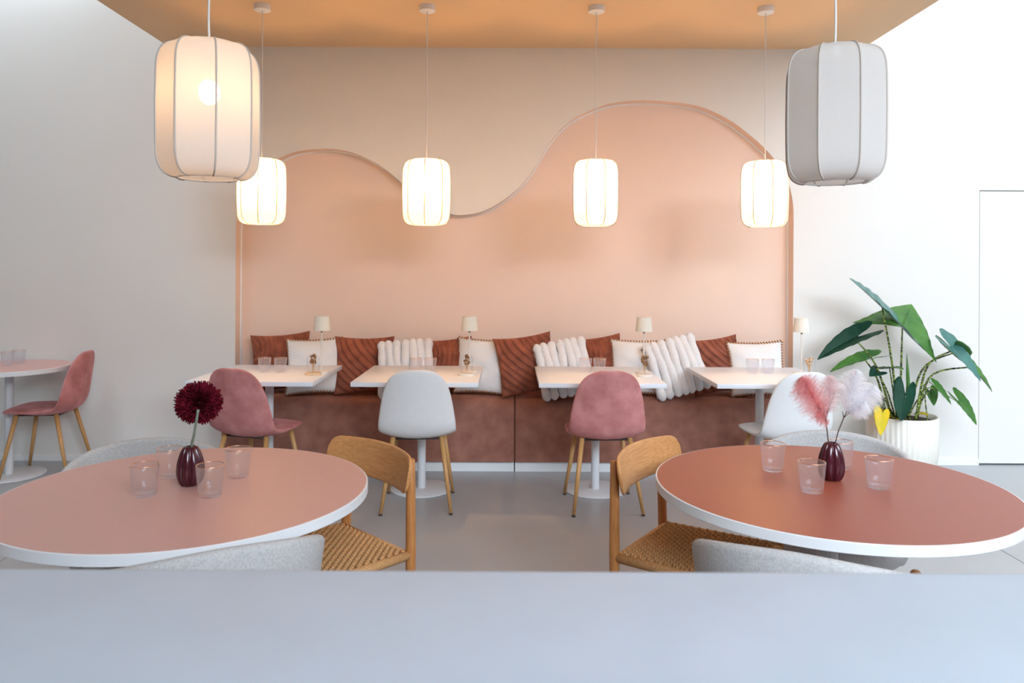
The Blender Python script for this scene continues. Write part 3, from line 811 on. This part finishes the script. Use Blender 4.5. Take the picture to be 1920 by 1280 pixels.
cushion('f', 762, 690, 5.44, 4, 4, 16, 'white fur cushion left of the centre, behind the second square table', g3, 1.0)
cushion('p1', 838, 699, 5.565, 4, 5, 16, 'brown pleated cushion behind the second square table', g1, .93)
cushion('w', 906, 694, 5.515, -8, -2, 15, 'white stitched cushion left of the bench seam', g2, .98)
cushion('p0', 987, 689, 5.44, 10, 7, 15, 'brown pleated cushion at the centre of the bench', g1, 1.0)
cushion('f', 1056, 693, 5.40, 8, 10, 17, 'white fur cushion right of the bench seam', g3, .98)
cushion('p1', 1120, 700, 5.565, 4, 7, 16, 'brown pleated cushion behind the third square table', g1, .96)
cushion('w', 1196, 693, 5.52, -4, -1, 15, 'white stitched cushion behind the third square table', g2, .98)
cushion('f', 1265, 697, 5.42, 6, 14, 18, 'white fur cushion tilted between the right two square tables', g3, 1.0)
cushion('p0', 1342, 696, 5.53, 10, 6, 14, 'brown pleated cushion behind the rightmost square table', g1, .96)
cushion('w', 1418, 694, 5.47, -4, 2, 15, 'white stitched cushion at the right end of the bench', g2, .96)

# ------------------------------------------------------------------ potted alocasia
PY = 5.22
pc = at(1691, 800, PY)
pot = thing('plant_pot', 'white fluted plant pot holding the large leafy plant', 'pot', (pc.x, PY, 0))
PR, PH = .222, .44
pp = [(.15, 0), (.16, .0), (PR * .9, .03), (PR * .98, .2), (PR, PH), (PR - .012, PH), (PR - .012, PH - .04)]
obj('body', lathe(pp, 180, ripple=lambda a, i: 1 + .026 * abs(math.sin(a * 21)) if 1 <= i <= 4 else 1), M['pot'], pot)
obj('soil', lathe([(.001, PH - .03), (PR - .012, PH - .035)], 40), M['soil'], pot)
al = thing('alocasia_plant', 'tall leafy plant with zebra striped stems and arrow shaped leaves', 'plant', (pc.x, PY, PH - .032))
ab = Vector(al.location)
ARROW = [(0.0, 1.0), (.06, .93), (.15, .78), (.25, .56), (.33, .32), (.385, .08), (.41, -.12), (.40, -.34), (.33, -.50), (.24, -.53), (.14, -.42), (.06, -.22), (.0, -.02)]
WIDE = [(0, 1), (.11, .8), (.24, .5), (.35, .18), (.43, -.15), (.53, -.50), (.52, -.52), (.42, -.40), (.26, -.22), (.10, -.07), (0, 0)]
def leaf_mesh(attach, tip, normal, wid, lobe, fold=.35, curl=.12, asym=1.0, half=ARROW):
    """arrow shaped leaf: attach -> tip, two rear lobes, folded on the midrib"""
    ax = tip - attach; ln = ax.length; a = ax.normalized(); n_ = (normal - a * normal.dot(a)).normalized(); s = a.cross(n_)
    half = curve(half, 37)
    V, Fc = [], []; NR = 7
    def P(x, y):
        r = abs(x)
        z = -fold * wid * 0 + fold * r * ln * wid - curl * ln * (max(0, y) ** 2.2) - .16 * ln * max(0, -y) ** 1.5 * (1 if lobe > .5 else .5)
        z += .012 * ln * math.sin(y * 22) * min(1, r * 4)
        yy = y if y > 0 else y * lobe * 1.15
        return attach + s * (x * ln * wid) + a * (yy * ln) + n_ * z
    for sg in (1, -1):
        base = len(V)
        for (x, y) in half:
            x = max(0.0, x)
            ym = y if y > 0 else y * .15
            for k in range(NR + 1):
                u = k / NR
                # spread from the midrib to the margin; lobes start at the attachment
                xx = x * u; yv = ym + (y - ym) * u ** 1.2
                V.append(P(sg * xx * (asym if sg < 0 else 1), yv))
        for i in range(len(half) - 1):
            for k in range(NR):
                q = base + i * (NR + 1) + k; Fc.append((q, q + 1, q + NR + 2, q + NR + 1))
    return V, Fc
def leaf(ax_, ay, dA, tx, ty, dT, nrm, wid, lobe, mt, fold=.35, curl=.10, foot=None, bend=.06, stem=True, pr=.0062, half=ARROW):
    A = at(ax_, ay, PY + dA) - ab; T = at(tx, ty, PY + dT) - ab
    vf = leaf_mesh(A, T, Vector(nrm), wid, lobe, fold, curl, half=half)
    o = obj('leaf', vf, M[mt], al)
    sm = o.modifiers.new('thick', 'SOLIDIFY'); sm.thickness = .0018
    if stem:
        f_ = Vector(foot) if foot else Vector((A.x * .18, dA * .2, 0))
        mid = f_.lerp(A, .55) + Vector((-(A.x) * bend * 2.2, 0, abs(bend) * 1.0))
        pth = curve([tuple(f_), tuple(mid), tuple(A)], 14)
        so = obj('petiole', tube(pth, [pr * 1.5 + (pr * .75 - pr * 1.5) * k / 13 for k in range(14)], 9), M['zebra'], al)
    # pale midrib
    mr = [A + (T - A) * u - Vector(nrm).normalized() * 0 for u in (0, .3, .6)]
    return o
FWD = (0, -1, 0)
leaf(1654, 577, -.06, 1594, 520, -.14, (.55, -.42, .72), .85, 2.0, 'leaf_blue', .22, .02, (-.03, -.02, 0), .02)             # top long leaf
leaf(1692, 610, .0, 1710, 569, .17, (-.05, -.8, .6), 1.95, .72, 'leaf', -.18, .02, (0, .03, 0), .0, half=WIDE)                       # wide leaf behind
leaf(1602, 634, -.05, 1533, 668, -.12, (-.40, -.62, .66), .62, 1.05, 'leaf_dark', .5, .10, (-.07, 0, 0), .05)              # left dark leaf
leaf(1788, 656, -.10, 1843, 713, -.16, (.42, -.62, .58), .95, .95, 'leaf_blue', .30, .06, (.08, -.03, 0), .10)             # right blue leaf
leaf(1818, 688, .0, 1865, 732, -.02, (.55, -.5, .6), .95, .9, 'leaf', .35, .08, (.10, .0, 0), .10)                          # far right leaf
leaf(1792, 660, .06, 1802, 674, .16, (-.4, -.5, .6), 1.6, 2.6, 'leaf', .3, .05, (.07, .05, 0), .09)                         # leaf behind the blue one
leaf(1697, 742, -.17, 1688, 790, -.24, (0, -.95, .3), 1.0, 1.15, 'leaf_dark', -.28, -.05, (.0, -.1, 0), .0)                 # hanging dark leaf
leaf(1802, 757, -.08, 1833, 796, -.14, (.45, -.75, .45), 1.0, 1.15, 'leaf', .35, .05, (.15, -.05, 0), .16, pr=.003)           # low right leaf
leaf(1756, 726, -.06, 1785, 757, -.12, (.55, -.75, .25), .75, .8, 'leaf', .4, .05, (.08, -.02, 0), .04, pr=.004)            # small pointed leaf
leaf(1744, 735, .04, 1752, 760, -.01, (.2, -.8, .4), 1.3, .9, 'leaf', .3, .05, (.06, .04, 0), .03, pr=.004)                 # small leaf behind the stems
leaf(1622, 674, .05, 1556, 691, .0, (-.2, -.35, .92), .55, .95, 'leaf', .6, .10, (-.08, .05, 0), .04)                        # left lower leaf
leaf(1668, 690, .02, 1694, 688, -.12, (.05, -.35, .93), .9, .9, 'leaf', .25, .10, (-.02, .02, 0), .0, pr=.005)              # small level leaf
leaf(1645, 697, -.02, 1631, 704, -.1, (-.2, -.7, .6), 1.0, 1.0, 'leaf_dark', .3, .05, (-.05, -.02, 0), .02, pr=.004)         # small dark leaf
# rolled spear leaf
sp = [at(1703, 722, PY) - ab, at(1702, 700, PY) - ab, at(1701, 680, PY) - ab, at(1700, 662, PY) - ab]
obj('spear_leaf', tube([(.02, 0, 0)] + sp, [.007, .0135, .011, .006, .001], 8), M['leaf'], al)
# yellow leaves
leaf(1655, 775, -.21, 1650, 817, -.27, (0, -.95, .25), .85, .5, 'leaf_yellow', -.25, -.05, None, 0, False)
leaf(1663, 778, -.05, 1640, 772, -.16, (.0, -.5, .85), .9, .6, 'leaf_yellow', .3, .05, None, 0, False)
leaf(1724, 776, -.02, 1741, 777, -.1, (.0, -.5, .85), .8, .6, 'leaf_yellow', .4, .05, None, 0, False)
for fx, fy, tx, ty in ((-.06, -.05, 1646, 752), (-.045, .0, 1652, 735), (-.08, -.04, 1640, 745)):
    b_ = at(tx, ty, PY - .03) - ab
    obj('petiole', tube([(fx, fy, 0), tuple(b_)], [.008, .005], 8), M['zebra'], al)
